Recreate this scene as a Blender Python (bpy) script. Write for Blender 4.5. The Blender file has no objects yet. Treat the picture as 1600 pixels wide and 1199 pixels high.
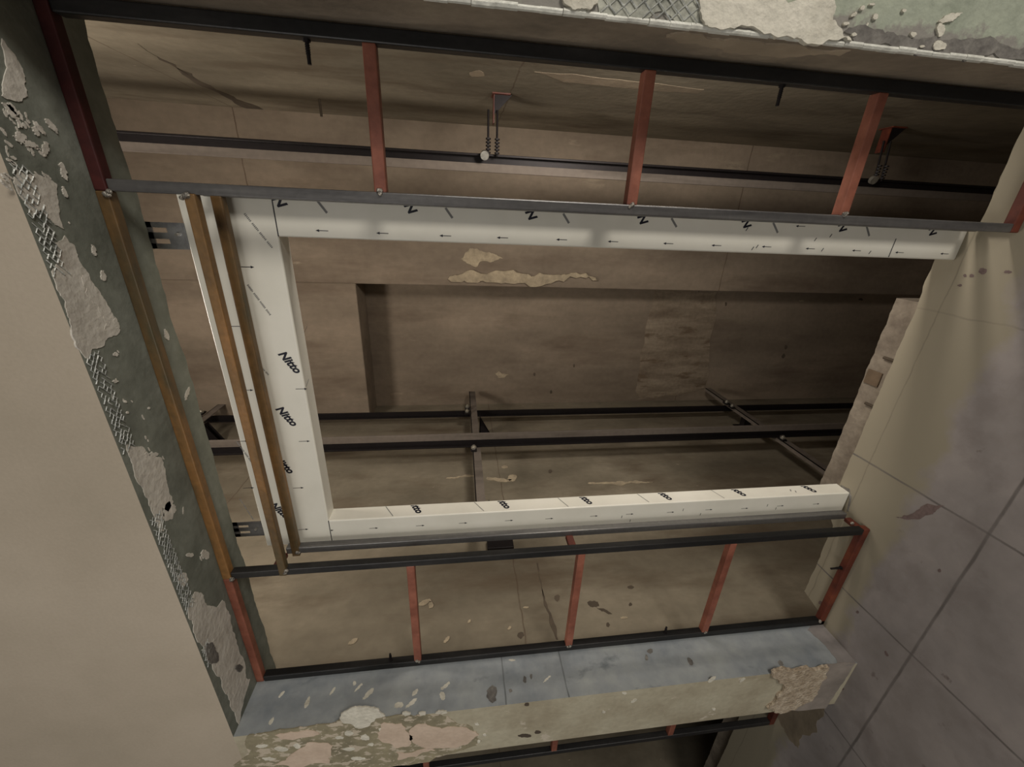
import bpy, bmesh, math, random
from mathutils import Vector, Matrix
random.seed(7)
C = bpy.context.scene
# ------------------------------------------------------------------ camera
F = 615.594
RM = ((0.9914973659, -0.0395808290, -0.1239610074),
      (-0.0112391731, 0.9230092648, -0.3846135438),
      (0.1296404812, 0.3827365348, 0.9147163990))
CY, CZ = -0.88, 1.637                       # camera stands 0.88 m before the wall, 1.64 m above the floor
def row(i): return Vector((-RM[i][1], RM[i][2], -RM[i][0]))
rt, dn, fw = row(0), row(1), row(2)
cam = bpy.data.cameras.new('camera'); co = bpy.data.objects.new('camera', cam); C.collection.objects.link(co)
cam.sensor_width = 36; cam.sensor_fit = 'HORIZONTAL'; cam.lens = F/1600*36; cam.clip_start = .02
m = Matrix.Identity(4)
for i in range(3):
    m[i][0] = rt[i]; m[i][1] = -dn[i]; m[i][2] = -fw[i]
m[0][3], m[1][3], m[2][3] = 0, CY, CZ
co.matrix_world = m
C.camera = co
C.view_settings.view_transform = 'Standard'; C.view_settings.look = 'None'
C.view_settings.gamma = 1; C.view_settings.use_curve_mapping = False
C.view_settings.exposure = 0.0
# ------------------------------------------------------------------ light
w = bpy.data.worlds.new('world'); C.world = w; w.use_nodes = True
w.node_tree.nodes['Background'].inputs[0].default_value = (1.0, .93, .86, 1)
w.node_tree.nodes['Background'].inputs[1].default_value = 0.10
def area(name, loc, target, size, power, col):
    l = bpy.data.lights.new(name, 'AREA'); l.shape = 'DISK'; l.size = size; l.energy = power; l.color = col
    o = bpy.data.objects.new(name, l); C.collection.objects.link(o); o.location = loc
    o.rotation_euler = (Vector(target)-Vector(loc)).to_track_quat('-Z', 'Y').to_euler()
    return o
area('lobby_work_light', (3.4, -2.9, .45), (-.6, 0, 1.5), 1.5, 128, (1.0, .95, .88))
area('lobby_fill_light', (-1.4, -2.9, 2.55), (-.8, 0, 1.0), 1.4, 28, (1.0, .97, .93))  # unseen fill behind the camera, added to brighten header and floor
area('shaft_fill_light', (-.55, .62, 3.75), (-.7, 3.0, .2), .5, 28, (1.0, .91, .82))  # unseen warm fill above the header, added to light the back wall
area('shaft_upper_fill', (-.9, 2.2, 5.6), (-.8, 2.4, 0), 1.5, 16, (1.0, .91, .82))  # unseen second fill, added to even out the light in the shaft
area('shaft_side_fill', (.56, .48, .9), (-1.0, 2.6, .7), .4, 27, (1.0, .92, .84))  # fill added out of sight behind the right wall for the lower shaft

# ------------------------------------------------------------------ helpers
def ray(px, py):
    v = ((px-800)/F, (py-599.5)/F, 1.)
    x = -sum(RM[i][1]*v[i] for i in range(3)); y = sum(RM[i][2]*v[i] for i in range(3)); z = -sum(RM[i][0]*v[i] for i in range(3))
    return Vector((x/y, 1, z/y))
def hit(p, axis, val):                      # the point of a real plane (X, Y or Z = val) seen at a pixel of the photograph
    d = ray(*p); o = Vector((0, CY, CZ)); a = 'XYZ'.index(axis)
    return o + d*((val-o[a])/d[a])
def lin(c):
    return tuple(((v/255)/12.92 if v/255 <= .04045 else ((v/255+.055)/1.055)**2.4) for v in c)+(1,)
def mat(name, rgb, rough=.8, metal=0, lo=None, hi=None, scale=3, stretch=(1, 1, 1), bump=.2, bscale=30, fine=.12, spec=.3):
    """procedural surface: base colour wandering to lo / hi in blotches, fine grain and relief"""
    M = bpy.data.materials.new(name); M.use_nodes = True; nt = M.node_tree; N = nt.nodes; L = nt.links
    b = N['Principled BSDF']; b.inputs['Roughness'].default_value = rough; b.inputs['Metallic'].default_value = metal
    b.inputs['Specular IOR Level'].default_value = spec
    tc = N.new('ShaderNodeTexCoord'); mp = N.new('ShaderNodeMapping'); mp.inputs['Scale'].default_value = stretch
    L.new(tc.outputs['Object'], mp.inputs[0])
    n1 = N.new('ShaderNodeTexNoise'); n1.inputs['Scale'].default_value = scale; n1.inputs['Detail'].default_value = 7; n1.inputs['Roughness'].default_value = .62
    L.new(mp.outputs[0], n1.inputs[0])
    cr = N.new('ShaderNodeValToRGB'); e = cr.color_ramp.elements
    lo = lo or tuple(v*.85 for v in rgb); hi = hi or tuple(min(255, v*1.12) for v in rgb)
    e[0].position = .32; e[0].color = lin(lo); e[1].position = .68; e[1].color = lin(hi)
    k = cr.color_ramp.elements.new(.5); k.color = lin(rgb)
    L.new(n1.outputs['Fac'], cr.inputs[0])
    n2 = N.new('ShaderNodeTexNoise'); n2.inputs['Scale'].default_value = bscale; n2.inputs['Detail'].default_value = 6
    L.new(tc.outputs['Object'], n2.inputs[0])
    mr = N.new('ShaderNodeMapRange'); mr.inputs[1].default_value = .3; mr.inputs[2].default_value = .7
    mr.inputs[3].default_value = 1-fine; mr.inputs[4].default_value = 1+fine
    L.new(n2.outputs['Fac'], mr.inputs[0])
    mx = N.new('ShaderNodeVectorMath'); mx.operation = 'SCALE'
    L.new(cr.outputs[0], mx.inputs[0]); L.new(mr.outputs[0], mx.inputs['Scale']); L.new(mx.outputs[0], b.inputs['Base Color'])
    bp = N.new('ShaderNodeBump'); bp.inputs['Strength'].default_value = bump; bp.inputs['Distance'].default_value = .01
    L.new(n2.outputs['Fac'], bp.inputs['Height']); L.new(bp.outputs[0], b.inputs['Normal'])
    M['mx'] = mx.name
    return M
def blotch(M, rgb, scale, thr, soft=.02, seed=0., stretch=(1, 1, 1), region=None, detail=6):
    """lay irregular stains or plaster smears of another colour over material M; region = (axis, from, to) fades them along an axis"""
    nt = M.node_tree; N = nt.nodes; L = nt.links; b = N['Principled BSDF']
    src = b.inputs['Base Color'].links[0].from_socket
    tc = N.new('ShaderNodeTexCoord'); mp = N.new('ShaderNodeMapping'); mp.inputs['Scale'].default_value = stretch; mp.inputs['Location'].default_value = (seed, seed*1.7, seed*.6)
    L.new(tc.outputs['Object'], mp.inputs[0])
    n = N.new('ShaderNodeTexNoise'); n.inputs['Scale'].default_value = scale; n.inputs['Detail'].default_value = detail; n.inputs['Roughness'].default_value = .6
    L.new(mp.outputs[0], n.inputs[0])
    val = n.outputs['Fac']
    if region:
        sp = N.new('ShaderNodeSeparateXYZ'); L.new(tc.outputs['Object'], sp.inputs[0])
        r = N.new('ShaderNodeMapRange'); r.inputs[1].default_value = region[1]; r.inputs[2].default_value = region[2]
        r.inputs[3].default_value = -.35; r.inputs[4].default_value = .35
        L.new(sp.outputs['XYZ'.index(region[0])], r.inputs[0])
        ad = N.new('ShaderNodeMath'); ad.operation = 'ADD'; L.new(val, ad.inputs[0]); L.new(r.outputs[0], ad.inputs[1]); val = ad.outputs[0]
    mr = N.new('ShaderNodeMapRange'); mr.inputs[1].default_value = thr-soft; mr.inputs[2].default_value = thr+soft
    L.new(val, mr.inputs[0])
    mix = N.new('ShaderNodeMix'); mix.data_type = 'RGBA'
    L.new(mr.outputs[0], mix.inputs[0]); L.new(src, mix.inputs[6]); mix.inputs[7].default_value = lin(rgb)
    L.new(mix.outputs[2], b.inputs['Base Color'])
    return M
def lines(M, axis, vals, width, rgb, strength=1.0, wob=.004):
    """thin joints at given coordinates of one axis"""
    nt = M.node_tree; N = nt.nodes; L = nt.links; b = N['Principled BSDF']
    tc = N.new('ShaderNodeTexCoord'); nz = N.new('ShaderNodeTexNoise'); nz.inputs['Scale'].default_value = 9; nz.inputs['Detail'].default_value = 5
    L.new(tc.outputs['Object'], nz.inputs[0])
    sp = N.new('ShaderNodeSeparateXYZ'); L.new(tc.outputs['Object'], sp.inputs[0])
    wv = N.new('ShaderNodeMath'); wv.operation = 'MULTIPLY_ADD'; L.new(nz.outputs['Fac'], wv.inputs[0]); wv.inputs[1].default_value = wob*2; L.new(sp.outputs['XYZ'.index(axis)], wv.inputs[2])
    for v in vals:
        src = b.inputs['Base Color'].links[0].from_socket
        s = N.new('ShaderNodeMath'); s.operation = 'SUBTRACT'; L.new(wv.outputs[0], s.inputs[0]); s.inputs[1].default_value = v+wob
        a = N.new('ShaderNodeMath'); a.operation = 'ABSOLUTE'; L.new(s.outputs[0], a.inputs[0])
        mr = N.new('ShaderNodeMapRange'); mr.inputs[1].default_value = width*.4; mr.inputs[2].default_value = width; mr.inputs[3].default_value = 1; mr.inputs[4].default_value = 0
        L.new(a.outputs[0], mr.inputs[0])
        ml = N.new('ShaderNodeMath'); ml.operation = 'MULTIPLY'; ml.use_clamp = True; L.new(mr.outputs[0], ml.inputs[0])
        q = N.new('ShaderNodeMath'); q.operation = 'MULTIPLY'; L.new(nz.outputs['Fac'], q.inputs[0]); q.inputs[1].default_value = 1.9*strength
        L.new(q.outputs[0], ml.inputs[1])
        mix = N.new('ShaderNodeMix'); mix.data_type = 'RGBA'
        L.new(ml.outputs[0], mix.inputs[0]); L.new(src, mix.inputs[6]); mix.inputs[7].default_value = lin(rgb)
        L.new(mix.outputs[2], b.inputs['Base Color'])
    return M
def obj(name, bm, m, parent=None, smooth=False):
    bmesh.ops.recalc_face_normals(bm, faces=bm.faces)
    me = bpy.data.meshes.new(name); bm.to_mesh(me); bm.free()
    for x in (m if isinstance(m, (list, tuple)) else [m]): me.materials.append(x)
    if smooth:
        for p in me.polygons: p.use_smooth = True
    o = bpy.data.objects.new(name, me); C.collection.objects.link(o)
    if parent:
        o.parent = parent
        if parent.type == 'EMPTY': o.location = -parent.location if parent.parent is None else (0, 0, 0)
    return o
def thing(name, label, cat, loc=(0, 0, 0), group=None):
    o = bpy.data.objects.new(name, None); C.collection.objects.link(o); o.location = loc; o.empty_display_size = .1
    return tag(o, label, cat, group)
def tag(o, label, cat, group=None):
    o['label'] = label; o['category'] = cat
    if group: o['group'] = group
    return o
def struct(o): o['kind'] = 'structure'; return o
def lab(o, t): o['label'] = t; return o
def add_box(bm, x0, x1, y0, y1, z0, z1, bev=0, seg=2):
    r = bmesh.ops.create_cube(bm, size=1)
    for v in r['verts']:
        v.co = Vector(((x0+x1)/2+v.co.x*(x1-x0), (y0+y1)/2+v.co.y*(y1-y0), (z0+z1)/2+v.co.z*(z1-z0)))
    if bev:
        es = list({e for v in r['verts'] for e in v.link_edges})
        bmesh.ops.bevel(bm, geom=es, offset=bev, segments=seg, affect='EDGES', profile=.5)
    return bm
def box(x0, x1, y0, y1, z0, z1, bev=0, seg=2): return add_box(bmesh.new(), min(x0, x1), max(x0, x1), y0, y1, z0, z1, bev, seg)
def add_cyl(bm, a, b, r, n=12, r2=None):
    a = Vector(a); b = Vector(b); d = b-a
    q = d.to_track_quat('Z', 'Y').to_matrix().to_4x4()
    bmesh.ops.create_cone(bm, cap_ends=True, segments=n, radius1=r, radius2=r if r2 is None else r2, depth=d.length, matrix=Matrix.Translation((a+b)/2) @ q)
    return bm
def add_blob(bm, c, r, sx=1, sy=1, sz=1, jit=.2):
    g = bmesh.ops.create_icosphere(bm, subdivisions=2, radius=r)
    for v in g['verts']:
        k = 1+random.uniform(-jit, jit)
        v.co = Vector((c[0]+v.co.x*sx*k, c[1]+v.co.y*sy*k, c[2]+v.co.z*sz*k))
    return bm
NRM = {'X': Vector((1, 0, 0)), 'Y': Vector((0, 1, 0)), 'Z': Vector((0, 0, 1))}
def jag(pts, amp, depth=3):
    """fractal roughening of a closed outline"""
    for k in range(depth):
        out = []
        n = len(pts)
        for i in range(n):
            a, b = pts[i], pts[(i+1) % n]
            mid = (a+b)/2; l = (b-a).length
            s = Vector((random.uniform(-1, 1), random.uniform(-1, 1), random.uniform(-1, 1)))*l*amp
            out += [a, mid+s]
        pts = out
    return pts
def add_patch(bm, outline, axis, val, side, thick=.003, amp=.16, depth=3):
    """a trowelled or spilled patch lying on a wall, floor or ceiling surface"""
    a = 'XYZ'.index(axis)
    pts = jag([hit(p, axis, val) for p in outline], amp, depth)
    for p in pts: p[a] = val - side*.002
    vs = [bm.verts.new(p) for p in pts]
    f = bm.faces.new(vs)
    r = bmesh.ops.extrude_face_region(bm, geom=[f])
    nv = [v for v in r['geom'] if isinstance(v, bmesh.types.BMVert)]
    for v in nv: v.co += NRM[axis]*side*(thick+.002)
    bmesh.ops.triangulate(bm, faces=[x for x in bm.faces if len(x.verts) > 4])
    return bm
def ell(cx, cy, rx, ry, n=9, ang=0):
    ca, sa = math.cos(ang), math.sin(ang)
    out = []
    for i in range(n):
        t = 2*math.pi*i/n; k = random.uniform(.75, 1.15)
        x, y = rx*math.cos(t)*k, ry*math.sin(t)*k
        out.append((cx+x*ca-y*sa, cy+x*sa+y*ca))
    return out

# ------------------------------------------------------------------ materials
DARKC = (84, 68, 54)
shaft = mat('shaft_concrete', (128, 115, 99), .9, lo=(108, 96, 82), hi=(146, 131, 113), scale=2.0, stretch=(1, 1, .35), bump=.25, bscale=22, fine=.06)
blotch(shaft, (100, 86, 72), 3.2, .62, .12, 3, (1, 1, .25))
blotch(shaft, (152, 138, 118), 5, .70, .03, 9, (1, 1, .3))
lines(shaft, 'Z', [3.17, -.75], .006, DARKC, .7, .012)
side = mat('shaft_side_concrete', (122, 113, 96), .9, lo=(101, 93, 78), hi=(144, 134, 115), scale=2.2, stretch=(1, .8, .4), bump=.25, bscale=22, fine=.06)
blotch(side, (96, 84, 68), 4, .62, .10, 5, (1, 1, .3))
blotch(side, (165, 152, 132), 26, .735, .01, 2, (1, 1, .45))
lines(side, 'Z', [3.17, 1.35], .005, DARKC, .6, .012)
soff = mat('lintel_concrete', (122, 125, 114), .75, lo=(104, 107, 97), hi=(140, 143, 132), scale=6, bump=.25, bscale=40, fine=.08)
blotch(soff, (150, 146, 136), 55, .75, .01, 4, (.25, 1, 1))
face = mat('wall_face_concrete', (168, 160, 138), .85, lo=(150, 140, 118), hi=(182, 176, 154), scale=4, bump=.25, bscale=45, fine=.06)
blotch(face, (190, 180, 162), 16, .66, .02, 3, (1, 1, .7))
smooth = mat('skimmed_plaster', (170, 158, 140), .8, lo=(160, 149, 131), hi=(178, 166, 148), scale=1.5, bump=.05, bscale=120, fine=.03)
green = mat('green_primed_wall', (156, 161, 144), .85, lo=(132, 138, 122), hi=(165, 170, 150), scale=7, bump=.3, bscale=70, fine=.07)
blotch(green, (136, 132, 124), 22, .55, .05, 2, (1, 1, 1), ('X', .44, .33))
blotch(green, (205, 200, 182), 30, .70, .01, 7)
blue = mat('reveal_board', (150, 154, 154), .7, lo=(126, 132, 136), hi=(166, 169, 165), scale=4, bump=.12, bscale=30, fine=.05)
blotch(blue, (108, 114, 116), 8, .66, .05, 6, (1, 1, .6))
lines(blue, 'Z', [hit((787, 1060), 'X', -1.659).z, hit((880, 1050), 'X', -1.659).z], .004, (95, 98, 98), .8)
revr = mat('reveal_plaster', (140, 128, 112), .8, lo=(122, 112, 98), hi=(152, 140, 122), scale=5, bump=.15, bscale=40, fine=.05)
patchm = mat('plaster_mauve', (206, 200, 188), .8, lo=(188, 181, 169), hi=(216, 210, 198), scale=14, bump=.35, bscale=60, fine=.07)
pinkm = mat('plaster_pink', (198, 178, 158), .8, lo=(186, 166, 146), hi=(208, 188, 168), scale=9, bump=.2, bscale=70, fine=.04)
whitem = mat('plaster_white', (205, 200, 184), .8, lo=(186, 180, 164), hi=(222, 216, 200), scale=12, bump=.5, bscale=70, fine=.08)
roughm = mat('plaster_crumbly', (176, 160, 138), .9, lo=(150, 134, 112), hi=(202, 188, 166), scale=40, bump=1.0, bscale=90, fine=.15)
darkp = mat('dark_stain', (84, 74, 62), .9, fine=.1)
greyp = mat('grey_mortar', (112, 108, 102), .85, lo=(92, 88, 84), hi=(134, 130, 122), scale=25, bump=.5, bscale=70, fine=.1)
flo = mat('floor_stone_tile', (146, 139, 135), .55, lo=(134, 127, 122), hi=(158, 150, 145), scale=3.5, bump=.08, bscale=25, fine=.04)
blotch(flo, (118, 108, 104), 14, .70, .03, 8)
blotch(flo, (132, 124, 120), 5, .60, .08, 3)
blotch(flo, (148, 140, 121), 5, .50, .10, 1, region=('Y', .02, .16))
lines(flo, 'X', [-.85, -1.42, -2.02, .36], .005, (104, 98, 94), .9, .004)
lines(flo, 'X', [-.235], .004, (112, 104, 92), .3, .012)
lines(flo, 'Y', [-.118], .006, (104, 98, 94), .9, .004)
lines(flo, 'Y', [.275], .003, (100, 92, 78), .38, .01)
blackst = mat('black_steel', (44, 43, 42), .45, .5, lo=(30, 30, 30), hi=(62, 60, 58), scale=8, stretch=(1, 1, .2), bump=.08, bscale=60, fine=.1, spec=.5)
greyst = mat('grey_mill_steel', (104, 102, 100), .4, .6, lo=(78, 76, 76), hi=(128, 126, 122), scale=9, stretch=(2, 2, .15), bump=.06, bscale=60, fine=.08, spec=.5)
oxide = mat('red_oxide_paint', (130, 77, 59), .5, lo=(108, 60, 45), hi=(150, 93, 73), scale=10, bump=.1, bscale=50, fine=.1, spec=.5)
darkox = mat('dark_red_oxide_paint', (90, 40, 26), .5, lo=(68, 28, 20), hi=(112, 56, 34), scale=10, bump=.1, bscale=50, fine=.1, spec=.5)
shadeox = mat('red_oxide_painted_shade', (62, 26, 24), .6, lo=(48, 20, 20), hi=(78, 34, 30), scale=10, bump=.1, bscale=50, fine=.1)  # red oxide with the shade of the opening's corner put into its colour
ochre = mat('ochre_stained_steel', (120, 89, 50), .5, .1, lo=(78, 62, 38), hi=(152, 108, 60), scale=6, stretch=(.35, 1, 1), bump=.12, bscale=60, fine=.12, spec=.5)
blotch(ochre, (78, 70, 48), 7, .58, .08, 4, (.3, 1, 1))
film = mat('white_protective_film', (218, 214, 200), .38, lo=(212, 208, 194), hi=(222, 218, 205), scale=5, bump=.03, bscale=12, fine=.01, spec=.5)
ink = mat('dark_blue_ink', (22, 22, 34), .5, fine=.02)
pale = mat('grey_ink', (120, 119, 116), .5, fine=.05)
weldm = mat('weld_bead', (150, 144, 134), .35, .6, scale=60, bump=.5, bscale=200, fine=.3)
railb = mat('rail_black', (34, 30, 30), .5, .4, scale=8, stretch=(1, 1, .1), bump=.05, fine=.1)
railg = mat('rail_machined', (112, 103, 94), .7, .15, lo=(84, 76, 68), hi=(120, 110, 100), scale=6, stretch=(1, 1, .1), bump=.04, fine=.08)
galv = mat('galvanised_steel', (150, 150, 150), .35, .8, lo=(110, 110, 112), hi=(182, 182, 180), scale=14, bump=.05, bscale=60, fine=.06)
bright = mat('bright_bolt_steel', (200, 196, 184), .3, .8, scale=20, fine=.05)
lathm = mat('lath_steel', (188, 190, 184), .45, .3, lo=(150, 152, 148), hi=(220, 220, 212), scale=40, bump=.3, bscale=120, fine=.15)
beadm = mat('corner_bead', (206, 205, 194), .5, .1, lo=(180, 178, 168), hi=(226, 225, 214), scale=16, bump=.3, bscale=80, fine=.08)

# ------------------------------------------------------------------ structure
LZ = CZ+.779          # underside of the lintel
XL, XR = -1.659, .341 # sides of the opening
WT = .288             # wall thickness
P2R, P2L = -1.936, -3.9
WX = -1.8; WXR = .64  # shaft side walls
YN, YB = 3.44+CY, 3.75+CY

def faced(o, fn):
    for p in o.data.polygons: p.material_index = fn(p)
    return o
# lintel with a ragged inner lower edge
bm = bmesh.new()
xs = [-6.2+i*.02 for i in range(int(8.6/.02)+1)]
prev = None
off = 0
for x in xs:
    off = off*.8+random.uniform(-.0035, .0035)
    yj = WT+off
    ring = [bm.verts.new((x, 0, LZ)), bm.verts.new((x, yj, LZ)), bm.verts.new((x, WT+.01, LZ+.03)), bm.verts.new((x, WT+.01, 4.2)), bm.verts.new((x, 0, 4.2))]
    if prev:
        for i in range(5): bm.faces.new((prev[i], prev[(i+1) % 5], ring[(i+1) % 5], ring[i]))
    else: bm.faces.new(ring)
    prev = ring
bm.faces.new(prev)
lint = struct(obj('wall_front', bm, [smooth, soff, face]))
faced(lint, lambda p: 1 if p.normal.z < -.5 else (2 if p.normal.y > .5 else 0))
# pier between the two openings
pier = struct(obj('wall_front_pier', box(P2R, XL, 0, .205, 0, LZ), [face, blue]))
faced(pier, lambda p: 1 if p.normal.x > .5 else 0)
bm = box(XR, 2.4, 0, .205, 0, LZ)
for v in bm.verts:
    if v.co.x < XR+.01 and v.co.y > .1: v.co.x = XR+.021        # the plastered side is a little out of square
rw = struct(obj('wall_front_right', bm, [green, revr]))
faced(rw, lambda p: 1 if p.normal.x < -.5 else 0)
struct(obj('wall_front_left', box(-6.2, P2L, 0, WT, 0, LZ), face))
struct(obj('wall_front_lower', box(-6.2, 2.4, .16, WT, -3.4, -.25), face))
# lobby floor slab, its ragged edge over the shaft
def slab_edge(x):
    if x > .03: e = .275
    elif x > -.165: e = .352
    elif x > -1.16: e = .348
    elif x > -1.19: e = .335-.02*(x+1.16)/-.03
    elif x > -1.38: e = .305
    elif x > -1.60: e = .30
    elif x > -1.94: e = .212
    else: e = .345
    return e
bm = bmesh.new(); prev = None; off = 0
for i in range(int(8.6/.02)+1):
    x = -6.2+i*.02; off = off*.75+random.uniform(-.002, .002); e = slab_edge(x)+off
    ring = [bm.verts.new((x, -3.6, 0)), bm.verts.new((x, -.3, 0)), bm.verts.new((x, e, 0)), bm.verts.new((x, e+.004, -.05)), bm.verts.new((x, .30, -.25)), bm.verts.new((x, -3.6, -.25))]
    if prev:
        for k in range(6): bm.faces.new((prev[k], prev[(k+1) % 6], ring[(k+1) % 6], ring[k]))
    else: bm.faces.new(ring)
    prev = ring
bm.faces.new(prev)
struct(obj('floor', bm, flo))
# concrete sill ledges a little below floor level
ledm = mat('ledge_concrete', (132, 122, 108), .9, lo=(112, 102, 90), hi=(152, 142, 126), scale=9, bump=.4, bscale=50, fine=.08)
def ledge(x0, x1):
    bm = bmesh.new(); prev = None; off = 0; n = int((x1-x0)/.015)
    for i in range(n+1):
        x = x0+(x1-x0)*i/n; off = off*.7+random.uniform(-.0018, .0018)
        ring = [bm.verts.new((x, .31, -.06)), bm.verts.new((x, 1.354+CY+off, -.06+off*.5)), bm.verts.new((x, 1.36+CY, -.09)), bm.verts.new((x, 1.36+CY, -.40)), bm.verts.new((x, .31, -.55))]
        if prev:
            for k in range(5): bm.faces.new((prev[k], prev[(k+1) % 5], ring[(k+1) % 5], ring[k]))
        else: bm.faces.new(ring)
        prev = ring
    bm.faces.new(prev)
    return bm
struct(obj('trim_1', ledge(-1.17, -.222), ledm))
struct(obj('trim_2', ledge(-3.85, -2.62), ledm))
# hoistway walls
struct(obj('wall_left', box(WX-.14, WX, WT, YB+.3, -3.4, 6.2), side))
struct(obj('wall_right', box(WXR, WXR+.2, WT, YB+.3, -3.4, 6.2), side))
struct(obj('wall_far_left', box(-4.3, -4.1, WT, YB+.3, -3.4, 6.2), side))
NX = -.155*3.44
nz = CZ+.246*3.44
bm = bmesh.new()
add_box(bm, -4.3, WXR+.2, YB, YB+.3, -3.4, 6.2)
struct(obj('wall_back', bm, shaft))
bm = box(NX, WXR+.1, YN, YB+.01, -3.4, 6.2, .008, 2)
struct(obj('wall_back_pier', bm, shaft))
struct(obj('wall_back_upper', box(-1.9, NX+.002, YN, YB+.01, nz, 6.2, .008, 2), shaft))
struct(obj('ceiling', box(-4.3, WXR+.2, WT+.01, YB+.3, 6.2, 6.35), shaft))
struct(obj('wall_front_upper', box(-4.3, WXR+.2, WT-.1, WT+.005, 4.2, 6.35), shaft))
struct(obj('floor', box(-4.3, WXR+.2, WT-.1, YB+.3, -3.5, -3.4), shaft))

# ------------------------------------------------------------------ plaster, mortar and stains on the structure
def patches(name, lst, axis, val, sidev, m, parent, thick=.003, amp=.16, depth=3):
    bm = bmesh.new()
    for o in lst: add_patch(bm, o, axis, val, sidev, thick, amp, depth)
    return obj(name, bm, m, parent)
# underside of lintel
patches('plaster_patch', [
    [(2, 60), (22, 85), (38, 120), (42, 150), (22, 158), (2, 150)],
    [(26, 268), (55, 272), (88, 288), (90, 320), (99, 358), (86, 352), (62, 328), (50, 338), (38, 315), (20, 285)],
    [(86, 380), (100, 368), (116, 385), (122, 405), (138, 428), (152, 452), (168, 478), (186, 520), (168, 528), (162, 540), (144, 545), (138, 562), (133, 560), (108, 498), (88, 452), (80, 425), (90, 402)],
    [(196, 695), (222, 698), (232, 712), (252, 716), (258, 742), (264, 772), (270, 784), (262, 800), (252, 792), (256, 830), (248, 832), (232, 790), (210, 745)],
    [(304, 925), (318, 930), (322, 946), (338, 950), (347, 938), (360, 962), (366, 990), (380, 1030), (390, 1062), (380, 1096), (373, 1133), (352, 1085), (318, 1012), (292, 950)],
    ell(262, 800, 8, 16), ell(285, 905, 8, 12)], 'Z', LZ, -1, patchm, lint, .0015, .12, 4)
patches('plaster_smear', [
    [(2, 160), (20, 170), (34, 196), (28, 200), (12, 178)], ell(30, 215, 12, 8, 8, .8), ell(55, 205, 10, 3, 8, 1.0),
    ell(60, 200, 4, 14, 8, -.7), ell(78, 195, 16, 4, 8, .9), ell(18, 170, 15, 5, 8, .9), ell(70, 232, 5, 12), ell(46, 225, 14, 4, 8, .4),
    [(128, 430), (140, 440), (152, 462), (166, 478), (172, 500), (162, 515), (155, 490), (142, 470), (134, 450)],
    ell(98, 268, 4, 18, 8, -.4), ell(100, 300, 3, 10, 8, -.4), ell(146, 392, 3, 10, 8, -.4), ell(160, 430, 4, 9, 8, -.3), ell(182, 508, 3, 12, 8, -.3),
    ell(180, 554, 4, 3), ell(180, 596, 5, 2), ell(198, 645, 2, 2), ell(232, 638, 2, 2), ell(195, 628, 2, 2), ell(234, 710, 12, 4), ell(270, 795, 4, 8),
    ell(292, 615, 3, 13, 8, .3), ell(260, 524, 3, 9, 8, -.3), ell(320, 868, 7, 8), ell(296, 868, 6, 3)],
    'Z', LZ, -1, patchm, lint, .0022, .3)
fl = []
for k in range(34):
    yy = random.uniform(160, 300); xx = random.uniform(max(4, (yy-290)*.44+8), 30+(yy-150)*.42)
    fl.append(ell(xx, yy, random.uniform(4, 11), random.uniform(1, 2.6), 7, random.uniform(.4, 1.3)))
for k in range(26):
    yy = random.uniform(300, 900); xx = 5+(yy-300)*.436+random.uniform(28, 85-(yy-300)*.04)
    fl.append(ell(xx, yy, random.uniform(2, 6), random.uniform(.7, 1.6), 7, random.uniform(.8, 1.6)))
patches('plaster_fleck', fl, 'Z', LZ, -1, patchm, lint, .001, .2)
patches('bare_patch', [ell(328, 1022, 9, 20, 10, -.25), ell(372, 1044, 6, 6)], 'Z', LZ, -1, greyp, lint, .005)
# pier face
patches('plaster_patch', [
    [(640, 1140), (665, 1130), (690, 1138), (742, 1143), (748, 1148), (735, 1158), (712, 1168), (680, 1168), (655, 1165), (640, 1155)],
    [(600, 1128), (628, 1130), (645, 1150), (640, 1165), (618, 1168), (602, 1160), (590, 1145)],
    [(430, 1148), (480, 1140), (500, 1146), (470, 1152), (440, 1155)], [(480, 1160), (520, 1165), (515, 1192), (470, 1199), (430, 1194), (455, 1178)],
    [(620, 1175), (660, 1170), (680, 1172), (650, 1182), (622, 1187)]], 'Y', 0, -1, pinkm, pier)
patches('plaster_patch', [
    [(533, 1115), (545, 1108), (570, 1104), (592, 1108), (602, 1118), (588, 1122), (575, 1135), (560, 1138), (538, 1130)],
    ell(600, 1140, 9, 5), ell(635, 1115, 6, 3), ell(660, 1115, 6, 3), ell(690, 1113, 9, 3), ell(545, 1145, 8, 4), ell(570, 1152, 8, 5), ell(580, 1163, 5, 3),
    ell(410, 1165, 10, 3), ell(440, 1170, 12, 4), ell(465, 1165, 6, 4), ell(500, 1178, 8, 4), ell(545, 1170, 10, 3), ell(560, 1185, 12, 3),
    ell(420, 1185, 10, 3), ell(530, 1152, 7, 3), ell(748, 1158, 3, 3), ell(757, 1148, 3, 2), ell(745, 1131, 4, 2), ell(943, 1112, 3, 2),
    ell(975, 1083, 4, 2), ell(990, 1095, 7, 2, 8, -.5), ell(1112, 1062, 7, 2, 8, -.6), ell(1160, 1062, 6, 2, 8, -.6), ell(1115, 1108, 3, 2)], 'Y', 0, -1, whitem, pier, .0022)
patches('mottled_render', [[(386, 1150), (430, 1142), (480, 1136), (540, 1124), (620, 1118), (700, 1120), (738, 1136), (752, 1158), (700, 1178), (620, 1196), (560, 1215), (380, 1235)]],
        'Y', 0, -1, blotch(blotch(mat('mottled_render', (138, 130, 106), .85, fine=.08, scale=8), (186, 174, 154), 34, .55, .02, 5, (1, 1, .6)), (196, 186, 168), 70, .66, .02, 1), pier, .0015)
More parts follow.
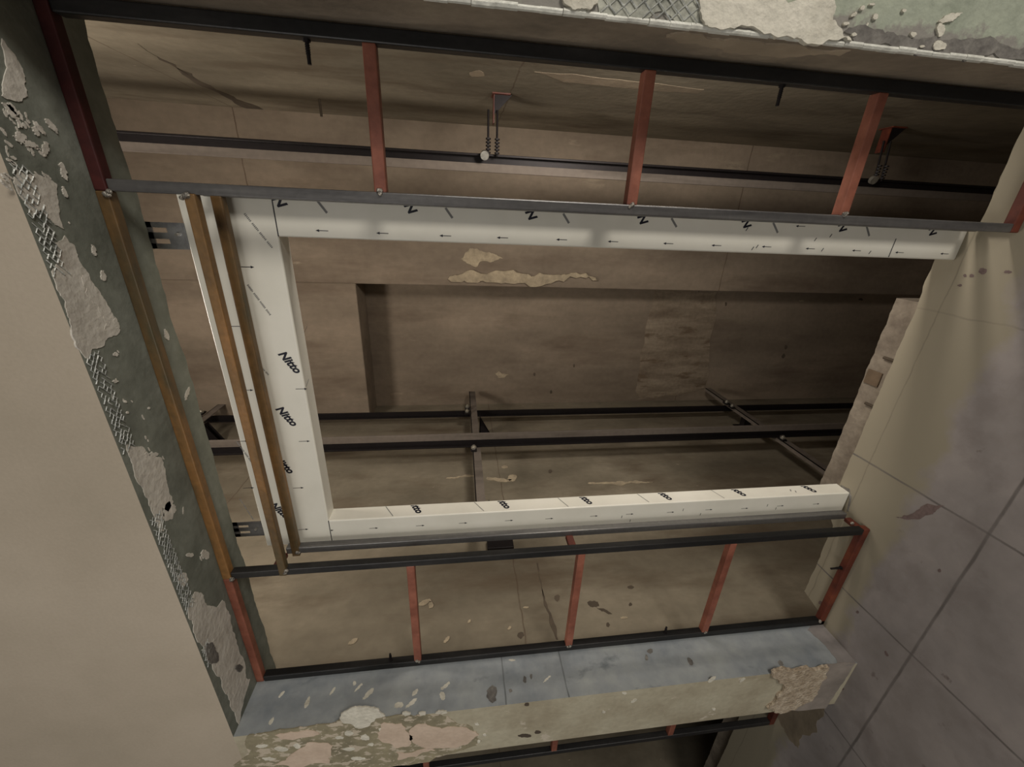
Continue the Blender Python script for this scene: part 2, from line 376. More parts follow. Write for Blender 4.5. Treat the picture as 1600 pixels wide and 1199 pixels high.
patches('crumbly_render', [
    [(1205, 1048), (1225, 1042), (1260, 1040), (1292, 1039), (1288, 1056), (1275, 1075), (1268, 1090), (1240, 1105), (1212, 1110), (1196, 1104), (1210, 1090), (1222, 1075), (1215, 1060)]],
        'Y', 0, -1, roughm, pier, .012, .2)
patches('unrendered_base', [[(1292, 1038), (1336, 1037), (1318, 1066), (1290, 1107), (1207, 1109), (1240, 1106), (1268, 1090), (1276, 1074), (1288, 1056)]], 'Y', 0, -1, mat('bare_base', (142, 133, 124), .85, fine=.08), pier, .0012, .06)
patches('stain', [ell(823, 1101, 4, 3), ell(840, 1144, 5, 3), ell(820, 1150, 10, 3)], 'Y', 0, -1, darkp, pier, .001)
# blue grey side of the pier
patches('plaster_fleck', [ell(575, 1085, 3, 14, 8, .75), ell(560, 1075, 2, 10, 8, .8), ell(649, 1082, 3, 7, 8, .6), ell(696, 1072, 3, 10, 8, .9), ell(692, 1088, 5, 7), ell(623, 1102, 8, 5, 9, -.3),
    ell(642, 1100, 3, 12, 8, .85), ell(554, 1068, 3, 4), ell(480, 1098, 3, 10, 8, .4), ell(424, 1128, 3, 8, 8, .5), ell(520, 1080, 2, 8, 8, .6), ell(800, 1032, 6, 2), ell(855, 1061, 2, 8, 8, .8), ell(440, 1085, 2, 8, 8, .7)],
        'X', XL, 1, whitem, pier, .0008)
patches('stain', [ell(768, 1085, 9, 14), ell(820, 1062, 3, 6), ell(830, 1058, 2, 5), ell(798, 1080, 3, 3), ell(1015, 1018, 6, 4), ell(1078, 1034, 4, 8, 8, -.4), ell(1220, 1037, 4, 6, 8, -.5), ell(1010, 1028, 3, 5)], 'X', XL, 1, greyp, pier, .001)
patches('worn_foot', [[(1292, 972), (1310, 990), (1338, 1037), (1310, 1041), (1298, 1020), (1280, 1000), (1262, 985)]], 'X', XL, 1, mat('worn_foot', (132, 126, 122), .8, fine=.08), pier, .0008, .1)
# right side of the opening: wavy plaster overlap
patches('plaster_overlap', [
    [(1041, 55), (1060, 48), (1100, 52), (1180, 62), (1260, 70), (1330, 76), (1312, 84), (1260, 83), (1200, 84), (1160, 82), (1120, 71), (1090, 64), (1060, 63)],
    ], 'X', XR+.004, -1, mat('plaster_lip', (158, 144, 124), .8, fine=.05), rw, .004)
# right wall face
patches('plaster_patch', [
    [(1086, -8), (1180, -8), (1290, -6), (1300, 18), (1296, 34), (1310, 48), (1325, 67), (1290, 64), (1240, 61), (1190, 56), (1130, 48), (1098, 42), (1090, 20)],
    [(876, -6), (930, -6), (932, 8), (922, 17), (905, 17), (880, 8)]], 'Y', 0, -1, whitem, rw, .008)
patches('plaster_fleck', [ell(1332, 24, 6, 3, 8, -.6), ell(1345, 14, 5, 3, 8, -.6), ell(1365, 27, 4, 5), ell(1320, 38, 5, 3), ell(1410, 18, 4, 3), ell(1482, 28, 18, 5, 10, -.35), ell(1467, 48, 6, 11), ell(1465, 72, 10, 8), ell(1424, 55, 5, 4),
    ell(1332, 55, 4, 3), ell(1300, 12, 4, 3), ell(1360, 8, 5, 2), ell(1438, 74, 4, 2)], 'Y', 0, -1, whitem, rw, .004)
patches('grey_mortar', [[(1318, 50), (1335, 42), (1370, 46), (1400, 56), (1440, 60), (1490, 60), (1560, 68), (1640, 76), (1640, 104), (1560, 92), (1480, 84), (1400, 76), (1345, 68)]], 'Y', 0, -1, greyp, rw, .002)
patches('grey_mortar', [[(930, -6), (1086, -6), (1092, 20), (1096, 40), (1060, 36), (1000, 30), (935, 24)]], 'Y', 0, -1, mat('wet_mortar', (150, 150, 138), .7, lo=(110, 112, 102), hi=(176, 176, 162), scale=30, bump=.5, bscale=60), rw, .002)
# shaft back wall
bw = bpy.data.objects['wall_back_pier']
lightc = mat('cement_splash', (160, 146, 122), .9, scale=12, bump=.4, bscale=60, fine=.06)
patches('cement_splash', [[(720, 405), (735, 388), (752, 392), (768, 396), (786, 404), (772, 408), (756, 408), (745, 417), (730, 412)]], 'Y', YN, -1, lightc, bw, .004)
patches('cement_splash', [[(700, 436), (715, 430), (760, 428), (830, 432), (880, 428), (925, 432), (935, 438), (880, 440), (820, 442), (760, 441), (715, 440)]], 'Y', YN, -1, lightc, bw, .02)
bb = bpy.data.objects['wall_back']
patches('cement_splash', [[(774, 584), (780, 580), (786, 584), (795, 586), (788, 590), (778, 590)], ell(1252, 470, 4, 1.5)], 'Y', YB, -1, lightc, bb, .006)
patches('raised_render', [[(1022, 452), (1040, 450), (1120, 456), (1118, 500), (1108, 560), (1100, 608), (1040, 618), (1000, 622), (993, 612), (1000, 570), (1006, 540), (1012, 500), (1020, 475)]], 'Y', YB, -1, blotch(mat('raised_render', (134, 120, 102), .9, lo=(112, 98, 82), hi=(154, 140, 120), scale=6, stretch=(1.5, 1, .3), bump=.4, bscale=30), (108, 92, 74), 10, .62, .04, 2, (1, 1, .3)), bb, .004, .08)
patches('stain', [ell(1228, 543, 2.5, 4, 8, .3), ell(1224, 556, 2.5, 4, 8, .3), ell(1134, 475, 2, 3), ell(835, 585, 2, 3), ell(861, 613, 2, 3), ell(897, 572, 1.5, 3), ell(1345, 468, 4, 2)], 'Y', YB, -1, darkp, bb, .002)
lw = bpy.data.objects['wall_left']
patches('cement_splash', [ell(780, 750, 22, 3, 10, .1), ell(725, 745, 30, 1.6, 10, -.1), ell(965, 755, 50, 1.5, 10, -.02), ell(800, 748, 8, 6), ell(788, 730, 6, 2), ell(665, 942, 12, 4, 8, -.4), ell(673, 946, 4, 6),
    ell(733, 972, 4, 2, 8, -.8), ell(796, 982, 4, 2, 8, -.9), ell(822, 950, 5, 1.5), ell(552, 1003, 10, 3, 8, -.6), ell(975, 966, 7, 2), ell(698, 1000, 8, 3, 8, -.8)], 'X', WX, 1, lightc, lw, .003)
patches('stain', [ell(927, 944, 10, 5), ell(945, 955, 14, 2, 8, .4), ell(870, 935, 5, 5), ell(985, 918, 6, 3), ell(813, 993, 6, 6), ell(950, 977, 3, 4), ell(860, 737, 3, 3), ell(985, 945, 3, 3)], 'X', WX, 1, darkp, lw, .001)
patches('crack', [[(838, 880), (841, 880), (850, 930), (862, 962), (872, 1000), (869, 1000), (858, 962), (847, 930)]], 'X', WX, 1, darkp, lw, .001, .08)
wr = bpy.data.objects['wall_right']
patches('crack', [[(215, 68), (300, 115), (370, 155), (450, 190), (508, 208), (448, 197), (366, 161), (296, 123)]], 'X', WXR, -1, darkp, wr, .001, .1)
patches('cement_splash', [[(835, 112), (900, 116), (980, 126), (1100, 140), (1090, 146), (960, 136), (880, 128)], ell(745, 115, 14, 5)], 'X', WXR, -1, mat('pale_smear', (146, 132, 112), .9, fine=.08), wr, .001, .04, 3)
# debris and marks on the floor
flr = bpy.data.objects['floor']
patches('dirt_mark', [[(1400, 808), (1430, 800), (1460, 790), (1476, 790), (1462, 800), (1440, 810), (1415, 812)], ell(1340, 957, 2.5, 2.5), ell(1468, 892, 3, 3), ell(1535, 424, 7, 5), ell(1518, 431, 4, 3), ell(1508, 431, 3, 3), ell(1500, 446, 4, 2), ell(1316, 1077, 3, 2),
    ell(1385, 1022, 2, 6, 8, -.5), ell(1282, 942, 3, 3), ell(1575, 425, 6, 3)], 'Z', 0, 1, mat('floor_dirt', (112, 96, 92), .8, fine=.15, bscale=80), flr, .0008)
patches('dirt_mark', [[(1222, 1104), (1262, 1095), (1290, 1104), (1280, 1125), (1262, 1150), (1248, 1170), (1230, 1150), (1215, 1120)]], 'Z', 0, 1, mat('floor_damp', (124, 112, 94), .7, fine=.1), flr, .0006)

# expanded metal lath left bare along the plaster edges
def lath(u0, u1, v0, v1, plane, parent, pu=.016, pv=.006, skip=.22):
    """plane(u, v) -> point; diamonds long in u"""
    bm = bmesh.new(); nu = int((u1-u0)/pu); nv = int((v1-v0)/pv)
    for j in range(nv+1):
        for i in range(nu):
            for k in (0, 1):
                if random.random() < skip: continue
                a = (u0+(i+k*.5)*pu, v0+(j+(0 if (k+j) % 2 == 0 else 1))*pv)
                b = (u0+(i+k*.5+.5)*pu, v0+(j+(1 if (k+j) % 2 == 0 else 0))*pv)
                pa, pb = plane(*a), plane(*b)
                jv = Vector([random.uniform(-.0012, .0012) for _ in range(3)]); add_cyl(bm, pa+jv, pb+jv, .0010*random.uniform(.7, 1.5), 4)
    return obj('metal_lath', bm, lathm, parent)
for a, b in (((8, 240), (84, 432)), ((146, 545), (205, 700)), ((236, 800), (297, 950)), ((316, 1002), (328, 1035))):
    pa, pb = hit(a, 'Z', LZ), hit(b, 'Z', LZ)
    lath(min(pa.x, pb.x), max(pa.x, pb.x), .004, .036, lambda u, v: Vector((u, v, LZ-.003)), lint)
za = hit((1088, 30), 'Y', 0).z; zb = hit((930, 10), 'Y', 0).z
lath(min(za, zb), max(za, zb), XR+.008, XR+.075, lambda u, v: Vector((v, -.004, u)), rw, .026, .011, .05)
# corner beads
def bead(a, b, r, parent):
    bm = bmesh.new(); n = 60; a = Vector(a); b = Vector(b)
    for i in range(n):
        p = a.lerp(b, i/n); q = a.lerp(b, (i+1)/n)
        j = Vector((random.uniform(-1, 1), random.uniform(-1, 1), random.uniform(-1, 1)))*r*.15
        add_cyl(bm, p+j, q+j, r*random.uniform(.85, 1.15), 8)
    return obj('corner_bead', bm, beadm, parent)
bead((XR+.003, .001, .002), (XR+.003, .001, LZ), .0055, rw)


# ------------------------------------------------------------------ steel subframe
T = .028
YA = 1.049+CY; YR = 1.13+CY
def tube(name, x0, x1, y, z0, z1, m, parent, label=None):
    o = obj(name, box(x0, x1, y, y+min(T, x1-x0, z1-z0), z0, z1, .003, 2), m, parent)
    if label: lab(o, label)
    return o
def weld(x, y, z, parent, r=.006):
    bm = bmesh.new()
    for k in range(4): add_blob(bm, (x+random.uniform(-.006, .006), y, z+random.uniform(-.006, .006)), r*random.uniform(.6, 1), jit=.15)
    return obj('weld', bm, weldm, parent)
fr = thing('steel_subframe', 'welded steel tube frame of two red-runged ladders filling the opening around the white door surround', 'frame', (-.65, YA, 0))
ZT = CZ+.792                     # top of the head tube (tight under the lintel)
ZT = LZ
OX0, OX1 = .3545-T, .3545    # outer right post
IX0, IX1 = .0240, .0485          # inner right post
LX0, LX1 = -1.1240, -1.0975      # inner left post
PX0, PX1 = XL+.004, XL+.004+T    # outer left post
tube('post', OX0, OX1, YA, 0, ZT-T, blackst, fr)
tube('post', IX0, IX1, YA, T, ZT-T, greyst, fr)
tube('post', LX0, LX1, YA, T, ZT-T, blackst, fr)
tube('post', PX0, PX1, YA, 0, ZT-T, blackst, fr)
tube('post', IX0, IX1, YR, T, CZ+.61, greyst, fr, 'grey rear tube behind the inner post')
tube('post', LX0+.012, LX1+.012, YR, T, CZ+.61, greyst, fr, 'grey rear tube beside the white jamb')
for (a, b, mm, l) in ((PX0, LX0, oxide, 'red oxide end of the head tube'), (LX0, IX0, ochre, 'ochre stained middle of the head tube'), (IX0, OX1, shadeox, 'red end of the head tube, corner shade in its colour')):
    tube('head_tube', a, b, YA, ZT-.026, ZT, mm, fr, l)
tube('cross_tube', LX0+.002, IX0+.002, YA-.004, CZ+.579, CZ+.603, ochre, fr, 'ochre stained front tube across the white header')
tube('cross_tube', LX0+.002, IX0+.002, YR-.003, CZ+.567, CZ+.592, ochre, fr, 'ochre stained rear tube touching the white header')
SZ = [CZ+.180, CZ-.436, CZ-1.045]
for z in SZ:
    tube('strut', IX1-.001, OX0+.001, YA+.001, z-T/2, z+T/2, oxide, fr, 'red oxide rung')
    weld(IX1, YA, z, fr)
for z in SZ:
    tube('strut', PX1-.001, LX0+.001, YA+.001, z-T/2, z+T/2, oxide, fr, 'red oxide rung')
    weld(PX1, YA, z, fr)
for x in (LX0, IX0):
    for z in (SZ[0]+.44, SZ[1]+.03, .02):
        o = obj('spacer', box(x+.002, x+.019, YA+.018, YR+.001, z-T/2, z+T/2, .003), darkox, fr)
tube('base_tube', PX0, LX1, YA, 0, T, darkox, fr, 'dark red tube lying on the floor')
tube('base_tube', IX0, OX1, YA, 0, T, darkox, fr, 'dark red tube lying on the floor')
for p in ((LX0+.02, YA-.003, CZ+.580), (IX0-.002, YA-.004, CZ+.600), (LX0+.02, YR-.003, CZ+.570), (PX1, YA-.002, T), (LX0, YA-.002, ZT-T), (IX0-.004, YA-.002, ZT-T), (LX1+.002, YR-.04, .045)):
    weld(*p, fr, .007)
# anchor bolts through the frame
def bolt_part(a, b, parent, r=.004):
    bm = bmesh.new(); add_cyl(bm, a, b, r, 10)
    a = Vector(a); b = Vector(b); d = (b-a).normalized()
    for k in range(6): add_cyl(bm, a+d*(.004+k*.004), a+d*(.0055+k*.004), r*1.25, 10)
    add_cyl(bm, a, a+d*.004, r*2.0, 6)
    return obj('anchor_bolt', bm, railb, parent)
for z in (CZ+.306, CZ-.778): bolt_part((OX0, YA+T*.6, z), (OX0-.042, YA+T*.6, z), fr)
for z in (CZ+.286, CZ-.868): bolt_part((PX1, YA+T*.6, z), (PX1+.035, YA+T*.6, z), fr)
bolt_part((-1.32, YA+T*.6, T), (-1.32, YA+T*.6, T+.05), fr)

# ------------------------------------------------------------------ white filmed door surround
YF = 1.175+CY; HZ0, HZ1 = CZ+.471, CZ+.694; HX0, HX1 = -1.11, .035
JR = -.0646; JL = -1.013; RD = .0625
ds = thing('elevator_door_surround', 'white film-wrapped metal door surround of two jambs and a deep header', 'door frame', (-.54, YF, 0))
def prof(pts, closed_thick, along, a, b, m, name, parent):
    """folded sheet: polyline pts (u,v) thickened, swept along an axis"""
    bm = bmesh.new(); t = closed_thick; n = len(pts)
    nr = []
    for i in range(n):
        d = Vector(pts[min(i+1, n-1)])-Vector(pts[max(i-1, 0)]); d.normalize(); nr.append(Vector((-d.y, d.x)))
    ring = [Vector(p) for p in pts]+[Vector(pts[i])+nr[i]*t for i in reversed(range(n))]
    def P(q, s):
        return (q.x, q.y, s) if along == 'Z' else (s, q.y, q.x)
    A = [bm.verts.new(P(q, a)) for q in ring]; B = [bm.verts.new(P(q, b)) for q in ring]
    k = len(ring)
    for i in range(k): bm.faces.new((A[i], A[(i+1) % k], B[(i+1) % k], B[i]))
    for i in range(n-1):
        bm.faces.new((A[i], A[i+1], A[k-2-i], A[k-1-i])); bm.faces.new((B[i], B[i+1], B[k-2-i], B[k-1-i]))
    return obj(name, bm, m, parent)
def arc(cx, cy, r, a0, a1, n=6): return [(cx+r*math.cos(a0+(a1-a0)*i/n), cy+r*math.sin(a0+(a1-a0)*i/n)) for i in range(n+1)]
r = .005; pi = math.pi
# header: profile in (z, y)
hd = prof([(HZ1, YF+.05)]+arc(HZ1-r, YF+r, r, 0, -pi/2)+arc(HZ0+r, YF+r, r, -pi/2, -pi)+[(HZ0, YF+RD), (HZ0+.03, YF+RD)], -.0015, 'X', HX0, HX1, film, 'header', ds)
jr = prof([(HX1, YF+.04)]+arc(HX1-r, YF+r, r, 0, -pi/2)+arc(JR+r, YF+r, r, -pi/2, -pi)+[(JR, YF+RD), (JR+.03, YF+RD)], -.0015, 'Z', .003, HZ0, film, 'jamb', ds)
jl = prof([(HX0, YF+.04)]+arc(HX0+r, YF+r, r, -pi, -pi/2)+arc(JL-r, YF+r, r, -pi/2, 0)+[(JL, YF+RD), (JL-.03, YF+RD)], .0015, 'Z', .003, HZ0, film, 'jamb', ds)
# dark joint lines between header and jambs
for j, x0, x1 in ((jr, JR, HX1), (jl, HX0, JL)):
    obj('joint', box(x0+.001, x1-.001, YF-.0006, YF+.002, HZ0-.0012, HZ0+.0012), ink, j)
obj('film_edge', add_patch(bmesh.new(), [(1314, 758), (1327, 764), (1331, 776), (1326, 799), (1324, 799), (1328, 777), (1321, 768)], 'Z', .0, 1, .003, .05, 2), greyp, jl)

def plate(bm, pts, n, off=.0006):
    vs = [bm.verts.new(Vector(p)+n*off) for p in pts]; bm.faces.new(vs)
def stroke(bm, a, b, wd, n):
    a = Vector(a); b = Vector(b); d = (b-a).normalized(); s = d.cross(n).normalized()*wd/2
    plate(bm, [a-s, b-s, b+s, a+s], n)
def arrow(bm, a, b, n, wd=.0016):
    a = Vector(a); b = Vector(b); d = (b-a).normalized(); s = d.cross(n).normalized()
    h = b-d*.009
    stroke(bm, a, h, wd, n); plate(bm, [h-s*.0034, b, h+s*.0034], n)
nY = Vector((0, -1, 0)); nX = Vector((1, 0, 0)); nZ = Vector((0, 0, -1))
def word(bm, org, d, up, length, clip=None, size=.04):
    """the printed word on the film, laid with reading direction d and letter-up direction up"""
    cu = bpy.data.curves.new('lettering', 'FONT'); cu.body = 'Nitto'; cu.size = size; cu.shear = .28; cu.offset = size*.04; cu.resolution_u = 3
    to = bpy.data.objects.new('lettering', cu); C.collection.objects.link(to)
    me = to.evaluated_get(bpy.context.evaluated_depsgraph_get()).to_mesh()
    n = d.cross(up); k = length/max(v.co.x for v in me.vertices)
    vm = [bm.verts.new(org+d*v.co.x*k+up*v.co.y*k+n*.0007) for v in me.vertices]
    for p in me.polygons:
        try:
            q = [vm[i] for i in p.vertices]
            if clip and not all(clip(x.co) for x in q): continue
            bm.faces.new(q)
        except ValueError: pass
    bmesh.ops.delete(bm, geom=[v for v in bm.verts if not v.link_faces], context='VERTS')
    bpy.data.objects.remove(to); bpy.data.curves.remove(cu)
def prints(parent, build, m=ink, name='printed_marks'):
    bm = bmesh.new(); build(bm)
    me = bpy.data.meshes.new(name); bm.to_mesh(me); bm.free(); me.materials.append(m)
    o = bpy.data.objects.new(name, me); C.collection.objects.link(o); o.parent = parent
    return o
def px_arrow(bm, x, y, sgn, ln=22):
    a = hit((x-sgn*ln/2, y+(sgn*ln/2)*-0), 'Y', YF); b = Vector((a.x, a.y, a.z-sgn*.034))
    arrow(bm, a, b, nY)
dh = (hit((463, 585), 'Y', YF)-hit((434, 553), 'Y', YF)); WL = dh.length; dh.normalize(); uh = Vector((-dh.z, 0, dh.x))
def hdr(bm):
    for p in ((438, 455), (434, 553), (430, 639), (426, 716), (421, 789)):
        word(bm, hit(p, 'Y', YF), dh, uh, WL, lambda c: c.z > HZ0+.004)
    for y in (417, 513, 608, 690, 763, 828):
        b = hit((0, 0), 'Y', YF)
    for (x, y) in ((376, 417), (462, 608), (467, 690), (458, 763), (466, 828), (377, 610), (360, 510), (370, 690), (380, 763)):
        a = hit((x, y), 'Y', YF); arrow(bm, a, a+Vector((0, 0, -.034)), nY)
def hdr_g(bm):
    for a, b in (((382, 334), (426, 388)), ((387, 445), (423, 493)), ((394, 560), (420, 586)), ((370, 690), (393, 722)), ((375, 780), (396, 812))):
        p, q = hit(a, 'Y', YF), hit(b, 'Y', YF)
        n = 26
        for i in range(n):
            if i % 7 == 6: continue
            u, v = p.lerp(q, i/n), p.lerp(q, (i+.62)/n); s = random.uniform(.004, .006)
            stroke(bm, u, v, s, nY)
prints(hd, hdr); prints(hd, hdr_g, pale)
# folded underside of the header: where the lettering runs round the edge
def hdr_u(bm):
    for (x, y) in ((475, 520), (478, 604)):
        a = hit((x, y), 'Z', HZ0); stroke(bm, a, a+Vector((.012, .03, 0)), .0016, nZ)
prints(hd, hdr_u)
def jrm(bm):
    for (x, y) in ((653, 331), (450, 321), (840, 341), (1013, 348), (1174, 354), (1323, 360), (1463, 366)):
        word(bm, hit((x, y), 'Y', YF), -dh, -uh, WL, lambda c: c.x < HX1-.002)
    for (x, y) in ((513, 361), (607, 365), (705, 369), (794, 372), (886, 375), (966, 378), (1052, 381), (1127, 384), (1205, 386), (1273, 389), (1345, 392), (1412, 395), (1482, 397), (1258, 354)):
        a = hit((x, y), 'Y', YF); arrow(bm, a, a+Vector((0, 0, .032)), nY)
    stroke(bm, hit((1388, 402), 'Y', YF), hit((1400, 373), 'Y', YF), .003, nY)
    for (x, y) in ((1272, 377), (1283, 393), (1296, 371), (1357, 397), (1174, 391), (1181, 388), (1165, 361)):
        a = hit((x, y), 'Y', YF); stroke(bm, a, a+Vector((.010, 0, -.005)), .0025, nY)
def jrg(bm):
    for (a, b) in (((496, 314), (511, 333)), ((696, 325), (707, 341)), ((880, 334), (889, 349)), ((1049, 341), (1057, 355)), ((1208, 348), (1215, 364)), ((1354, 354), (1358, 369))):
        stroke(bm, hit(a, 'Y', YF), hit(b, 'Y', YF), .006, nY)
prints(jr, jrm); prints(jr, jrg, pale)
# left jamb: arrows on the face, words across the return
dj = Vector((0, -.87, -.49)).normalized(); uj = Vector((0, dj.z, -dj.y))*-1
def jlm(bm):
    for (x, y) in ((577, 826), (650, 822), (717, 818), (789, 814), (852, 811), (922, 807), (978, 804), (1042, 801), (1102, 797), (1158, 795), (1214, 791), (1270, 788)):
        a = hit((x, y), 'Y', YF); arrow(bm, a, a+Vector((0, 0, -.031)), nY)
    a = hit((516, 829), 'Y', YF); arrow(bm, a, a+Vector((0, 0, -.012)), nY)
    for (x, y) in ((652, 803), (791, 797), (922, 791), (1047, 783), (1165, 778), (1276, 772)):
        o = hit((x, y), 'X', JL); o.y = YF+.010; o = o-dj*.088
        word(bm, o, dj, uj, .088, lambda c: YF+.004 < c.y < YF+RD-.001)
    for (x, y) in ((972, 806), (1068, 795), (985, 812), (1095, 802), (1200, 788), (1213, 793), (978, 820)):
        a = hit((x, y), 'Y', YF); stroke(bm, a, a+Vector((-.012, 0, .001)), .002, nY)
def jlg(bm):
    for (a, b) in (((603, 791), (614, 807)), ((741, 784), (756, 799)), ((871, 777), (888, 792)), ((995, 771), (1014, 785)), ((1110, 765), (1132, 779))):
        p, q = hit(a, 'X', JL), hit(b, 'X', JL)
        p.y = min(p.y, YF+RD-.002); q.y = max(q.y, YF+.006)
        stroke(bm, p, q, .0026, nX)
    for (x, y) in ((1236, 768), (1244, 770)):
        a = hit((x, y), 'X', JL); stroke(bm, a, a+Vector((0, .012, -.006)), .004, nX)
prints(jl, jlm); prints(jl, jlg, pale)

# slotted brackets fixing the header to the lintel
def bracket(x0, x1, z0, z1, label, m):
    z0 += .004
    y = 1.172+CY
    o = thing('slotted_bracket', label, 'bracket', ((x0+x1)/2, y+.004, z0))
    bm = bmesh.new(); th = .004; w_ = x1-x0; zs = z1-.018
    # plate with two open slots
    for (a, b, c, d) in ((x0, x1, z0, zs-.03), (x0, x0+w_*.2, zs-.03, z1+.05), (x0+w_*.38, x0+w_*.62, zs-.03, z1+.05), (x0+w_*.80, x1, zs-.03, z1+.05), (x0, x1, zs+.004, z1+.05)):
        add_box(bm, a, b, y+.118, y+.118+th, c, d)
    bmesh.ops.translate(bm, verts=bm.verts, vec=(0, -.105, 0))
    obj('slotted_plate', bm, m, o)
    obj('foot', box(x0, x1, y+.012, y+.04, z0+.001, z0+.005, .0008), m, o)
    b2 = bmesh.new(); add_cyl(b2, ((x0+x1)/2+.004, y+.004, z0+.02), ((x0+x1)/2+.004, y+.014, z0+.02), .004, 6)
    obj('bolt', b2, bright, o)
bracket(-.105, -.040, CZ+.694, CZ+.790, 'galvanised slotted bracket above the header at its right-hand end in the photo top left', galv)
bracket(-1.072, -1.010, CZ+.694, CZ+.790, 'dark slotted bracket above the header near the left inner post', greyst)

# ------------------------------------------------------------------ guide rails and their brackets
YG = 2.63+CY
def trail(x_root, x_tip, label):
    s = 1 if x_tip > x_root else -1
    o = thing('guide_rail', label, 'rail', (x_root, YG, -3.4))
    bm = bmesh.new(); add_box(bm, min(x_root, x_root+s*.012), max(x_root, x_root+s*.012), YG-.045, YG+.045, -3.395, 6.18, .002)
    add_box(bm, min(x_root+s*.01, x_root+s*.045), max(x_root+s*.01, x_root+s*.045), YG-.009, YG+.009, -3.395, 6.18)
    obj('flange', bm, railb, o)
    obj('blade', box(x_root+s*.043, x_tip, YG-.008, YG+.008, -3.395, 6.18, .002), railg, o)
trail(-1.605, -1.507, 'thick T-shaped black and grey vertical rail on the left shaft wall')
trail(.345, .255, 'dark vertical rail on the right shaft wall behind the upper row of red rungs')
ra = thing('guide_rail', 'slim black vertical rail in the back left corner of the shaft', 'rail', (-1.65, 2.42, -3.4))
bm = bmesh.new(); add_box(bm, -1.70, -1.692, 3.3+CY-.03, 3.3+CY+.03, -3.395, 6.18, .001); obj('flange', bm, railb, ra)
obj('blade', box(-1.693, -1.650, 3.3+CY-.006, 3.3+CY+.006, -3.395, 6.18, .001), railb, ra)
XB = -1.607
def rail_bracket(z, label):
    o = thing('rail_bracket', label, 'bracket', (WX, YG, z), 'rail brackets down the left shaft wall')
    # long angle arm running back along the wall
    bm = bmesh.new(); add_box(bm, XB-.006, XB, 1.70+CY, 3.65+CY, z-.03, z+.03); add_box(bm, XB-.035, XB, 1.70+CY, 3.65+CY, z+.024, z+.03)
    obj('arm', bm, railg, o)
    # stand-offs to the wall, with triangular gussets
    for y in (1.95, 3.10):
        g = bmesh.new(); add_box(g, WX, XB-.006, y+CY-.03, y+CY+.03, z-.055, z-.049); add_box(g, WX, WX+.006, y+CY-.07, y+CY+.07, z-.11, z-.01)
        for yy in (-.03, .024):
            a = [(WX, y+CY+yy, z-.05), (XB-.006, y+CY+yy, z-.05), (WX, y+CY+yy, z-.15)]
            vs = [g.verts.new(p) for p in a]+[g.verts.new((p[0], p[1]+.006, p[2])) for p in a]
            g.faces.new(vs[:3]); g.faces.new(vs[3:][::-1])
            for i in range(3): g.faces.new((vs[i], vs[(i+1) % 3], vs[3+(i+1) % 3], vs[3+i]))
        obj('gusset', g, railb, o)
    for (x, y, zz, rr) in ((XB+.016, YG-.078, z+.022, .020), (XB+.016, 3.3+CY-.05, z+.055, .018), (XB+.016, 3.3+CY-.14, z+.06, .016)):
        c = bmesh.new(); add_box(c, x-.014, x, y-.03, y+.03, zz-.022, zz+.022, .003)
        cl = obj('rail_clip', c, railb, o)
        b = bmesh.new(); add_cyl(b, (x-.002, y, zz), (x+.016, y, zz), rr, 6); add_cyl(b, (x+.016, y, zz), (x+.026, y, zz), rr*.5, 12)
        bo = bpy.data.objects.new('bolt', None); bpy.data.objects.remove(bo)
        obj('bolt', b, bright, cl).location = (0, 0, 0)
rail_bracket(CZ-.115, 'steel arm and black gusset fixing the left rails, level with the middle of the doorway')
rail_bracket(CZ-2.68, 'slanting-looking steel arm fixing the left rails below floor level near the sill ledge')
rail_bracket(CZ+2.10, 'black bracket of the left rails high above the white header')
def right_bracket(z, label):
    o = thing('rail_bracket', label, 'bracket', (WXR, YG, z), 'rail brackets down the right shaft wall')
    g = bmesh.new(); add_box(g, .50, WXR, YG-.03, YG+.03, z-.005, z+.001); add_box(g, WXR-.006, WXR, YG-.05, YG+.05, z-.09, z+.01)
    obj('arm', g, darkox, o)
    a = [(WXR-.1, YG-.03, z-.004), (WXR-.004, YG-.03, z-.004), (WXR-.004, YG-.03, z-.10)]
    g = bmesh.new(); vs = [g.verts.new(p) for p in a]+[g.verts.new((p[0], p[1]+.006, p[2])) for p in a]
    g.faces.new(vs[:3]); g.faces.new(vs[3:][::-1])
    for i in range(3): g.faces.new((vs[i], vs[(i+1) % 3], vs[3+(i+1) % 3], vs[3+i]))
    obj('gusset', g, railb, o)
    for dz in (-.02, .03):
        c = bmesh.new(); add_cyl(c, (.56, YG-.036, z+dz), (.33, YG-.066, z+dz), .006, 8)
        for k in range(5): add_cyl(c, (.42-k*.017, YG-.066, z+dz), (.412-k*.017, YG-.066, z+dz), .014, 6)
        obj('threaded_rod', c, railb, o)
    b = bmesh.new(); add_cyl(b, (.338, YG-.064, z+.05), (.330, YG-.085, z+.05), .024, 16)
    obj('washer', b, bright, o)
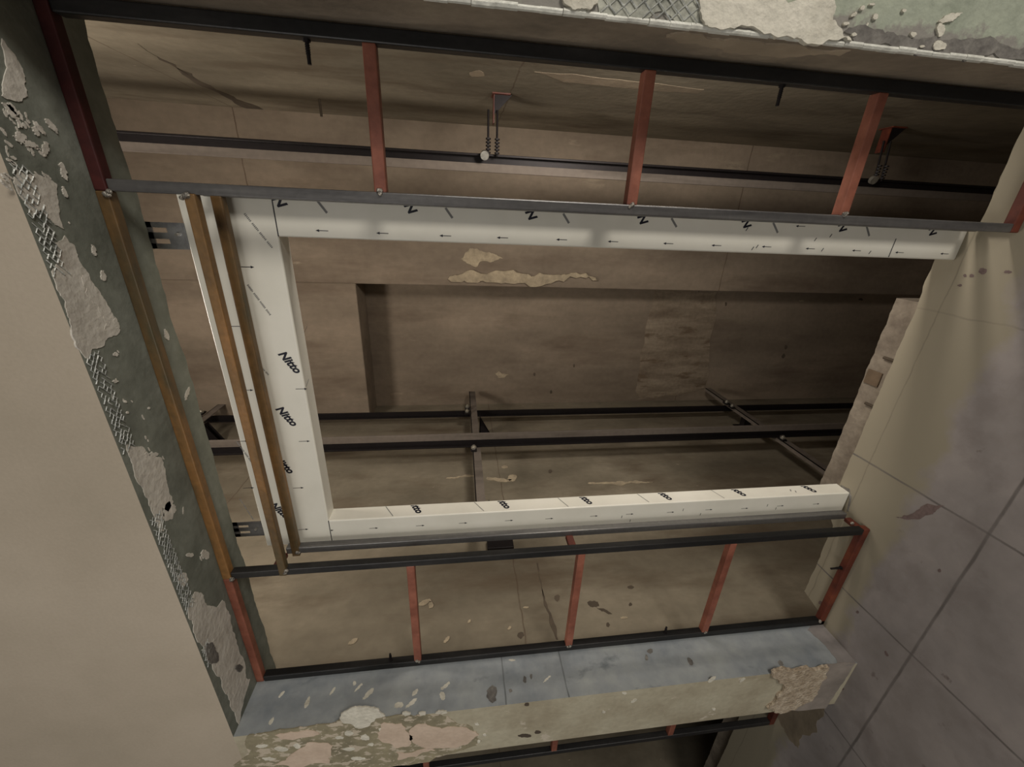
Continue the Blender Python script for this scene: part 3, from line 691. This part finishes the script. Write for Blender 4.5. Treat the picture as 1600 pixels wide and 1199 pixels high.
right_bracket(CZ-.20, 'rail bracket with rods and pale washer seen between the first two upper rungs')
right_bracket(CZ-2.72, 'dark rail bracket beside the third upper red rung')
# hoistway oddments
o = tag(obj('anchor_channel', box(WX, WX+.035, 1.74+CY, 1.81+CY, CZ-.30, CZ-.145, .003), railb), 'short black channel fixed to the left shaft wall behind the left inner posts', 'bracket')
for i, (a, b, l) in enumerate((((1352, 630), (1364, 636), 'thin dark rebar stub on the sill ledge, the one nearer the white left jamb'), ((1381, 559), (1395, 566), 'thin dark rebar stub on the sill ledge, the one nearer the recess corner'))):
    p, q = hit(a, 'Z', -.055), hit(b, 'Z', -.055); q.y = min(q.y, .345)
    tag(obj('rebar_stub', add_cyl(bmesh.new(), p, (p.x, .34, p.z), .006, 8), darkp), l, 'rebar')
p = hit((1365, 591), 'Z', -.06)
tag(obj('hole_plate', box(p.x-.03, p.x+.03, p.y-.03, p.y+.03, -.062, -.054, .002), mat('hole_brown', (104, 88, 70), .8)), 'small square hole in the sill ledge, drawn as a brown plate', 'plate')  # brown plate standing in for a square hole in the ledge
tag(obj('wall_anchor', add_cyl(bmesh.new(), (WXR, hit((499, 155), 'X', WXR).y, hit((499, 155), 'X', WXR).z), (WXR-.09, hit((499, 155), 'X', WXR).y, hit((499, 155), 'X', WXR).z), .008, 8), darkp), 'short rusty rod sticking out of the right shaft wall at upper left', 'rebar')

# ------------------------------------------------------------------ second opening beyond the pier
f2 = thing('steel_subframe', 'second steel tube ladder frame in the neighbouring opening beyond the pier', 'frame', (-2.2, YA, 0))
Q0, Q1 = P2R-.004-T, P2R-.004
tube('post', Q0, Q1, YA, 0, ZT-T, blackst, f2); tube('post', -2.43, -2.403, YA, T, ZT-T, blackst, f2)
for z in SZ:
    tube('strut', -2.404, Q0+.001, YA+.001, z-T/2, z+T/2, oxide, f2, 'red oxide rung')
tube('base_tube', -2.43, Q1, YA, 0, T, darkox, f2, 'dark red tube lying on the floor')
tube('head_tube', -2.43, Q1, YA, ZT-T, ZT, darkox, f2)
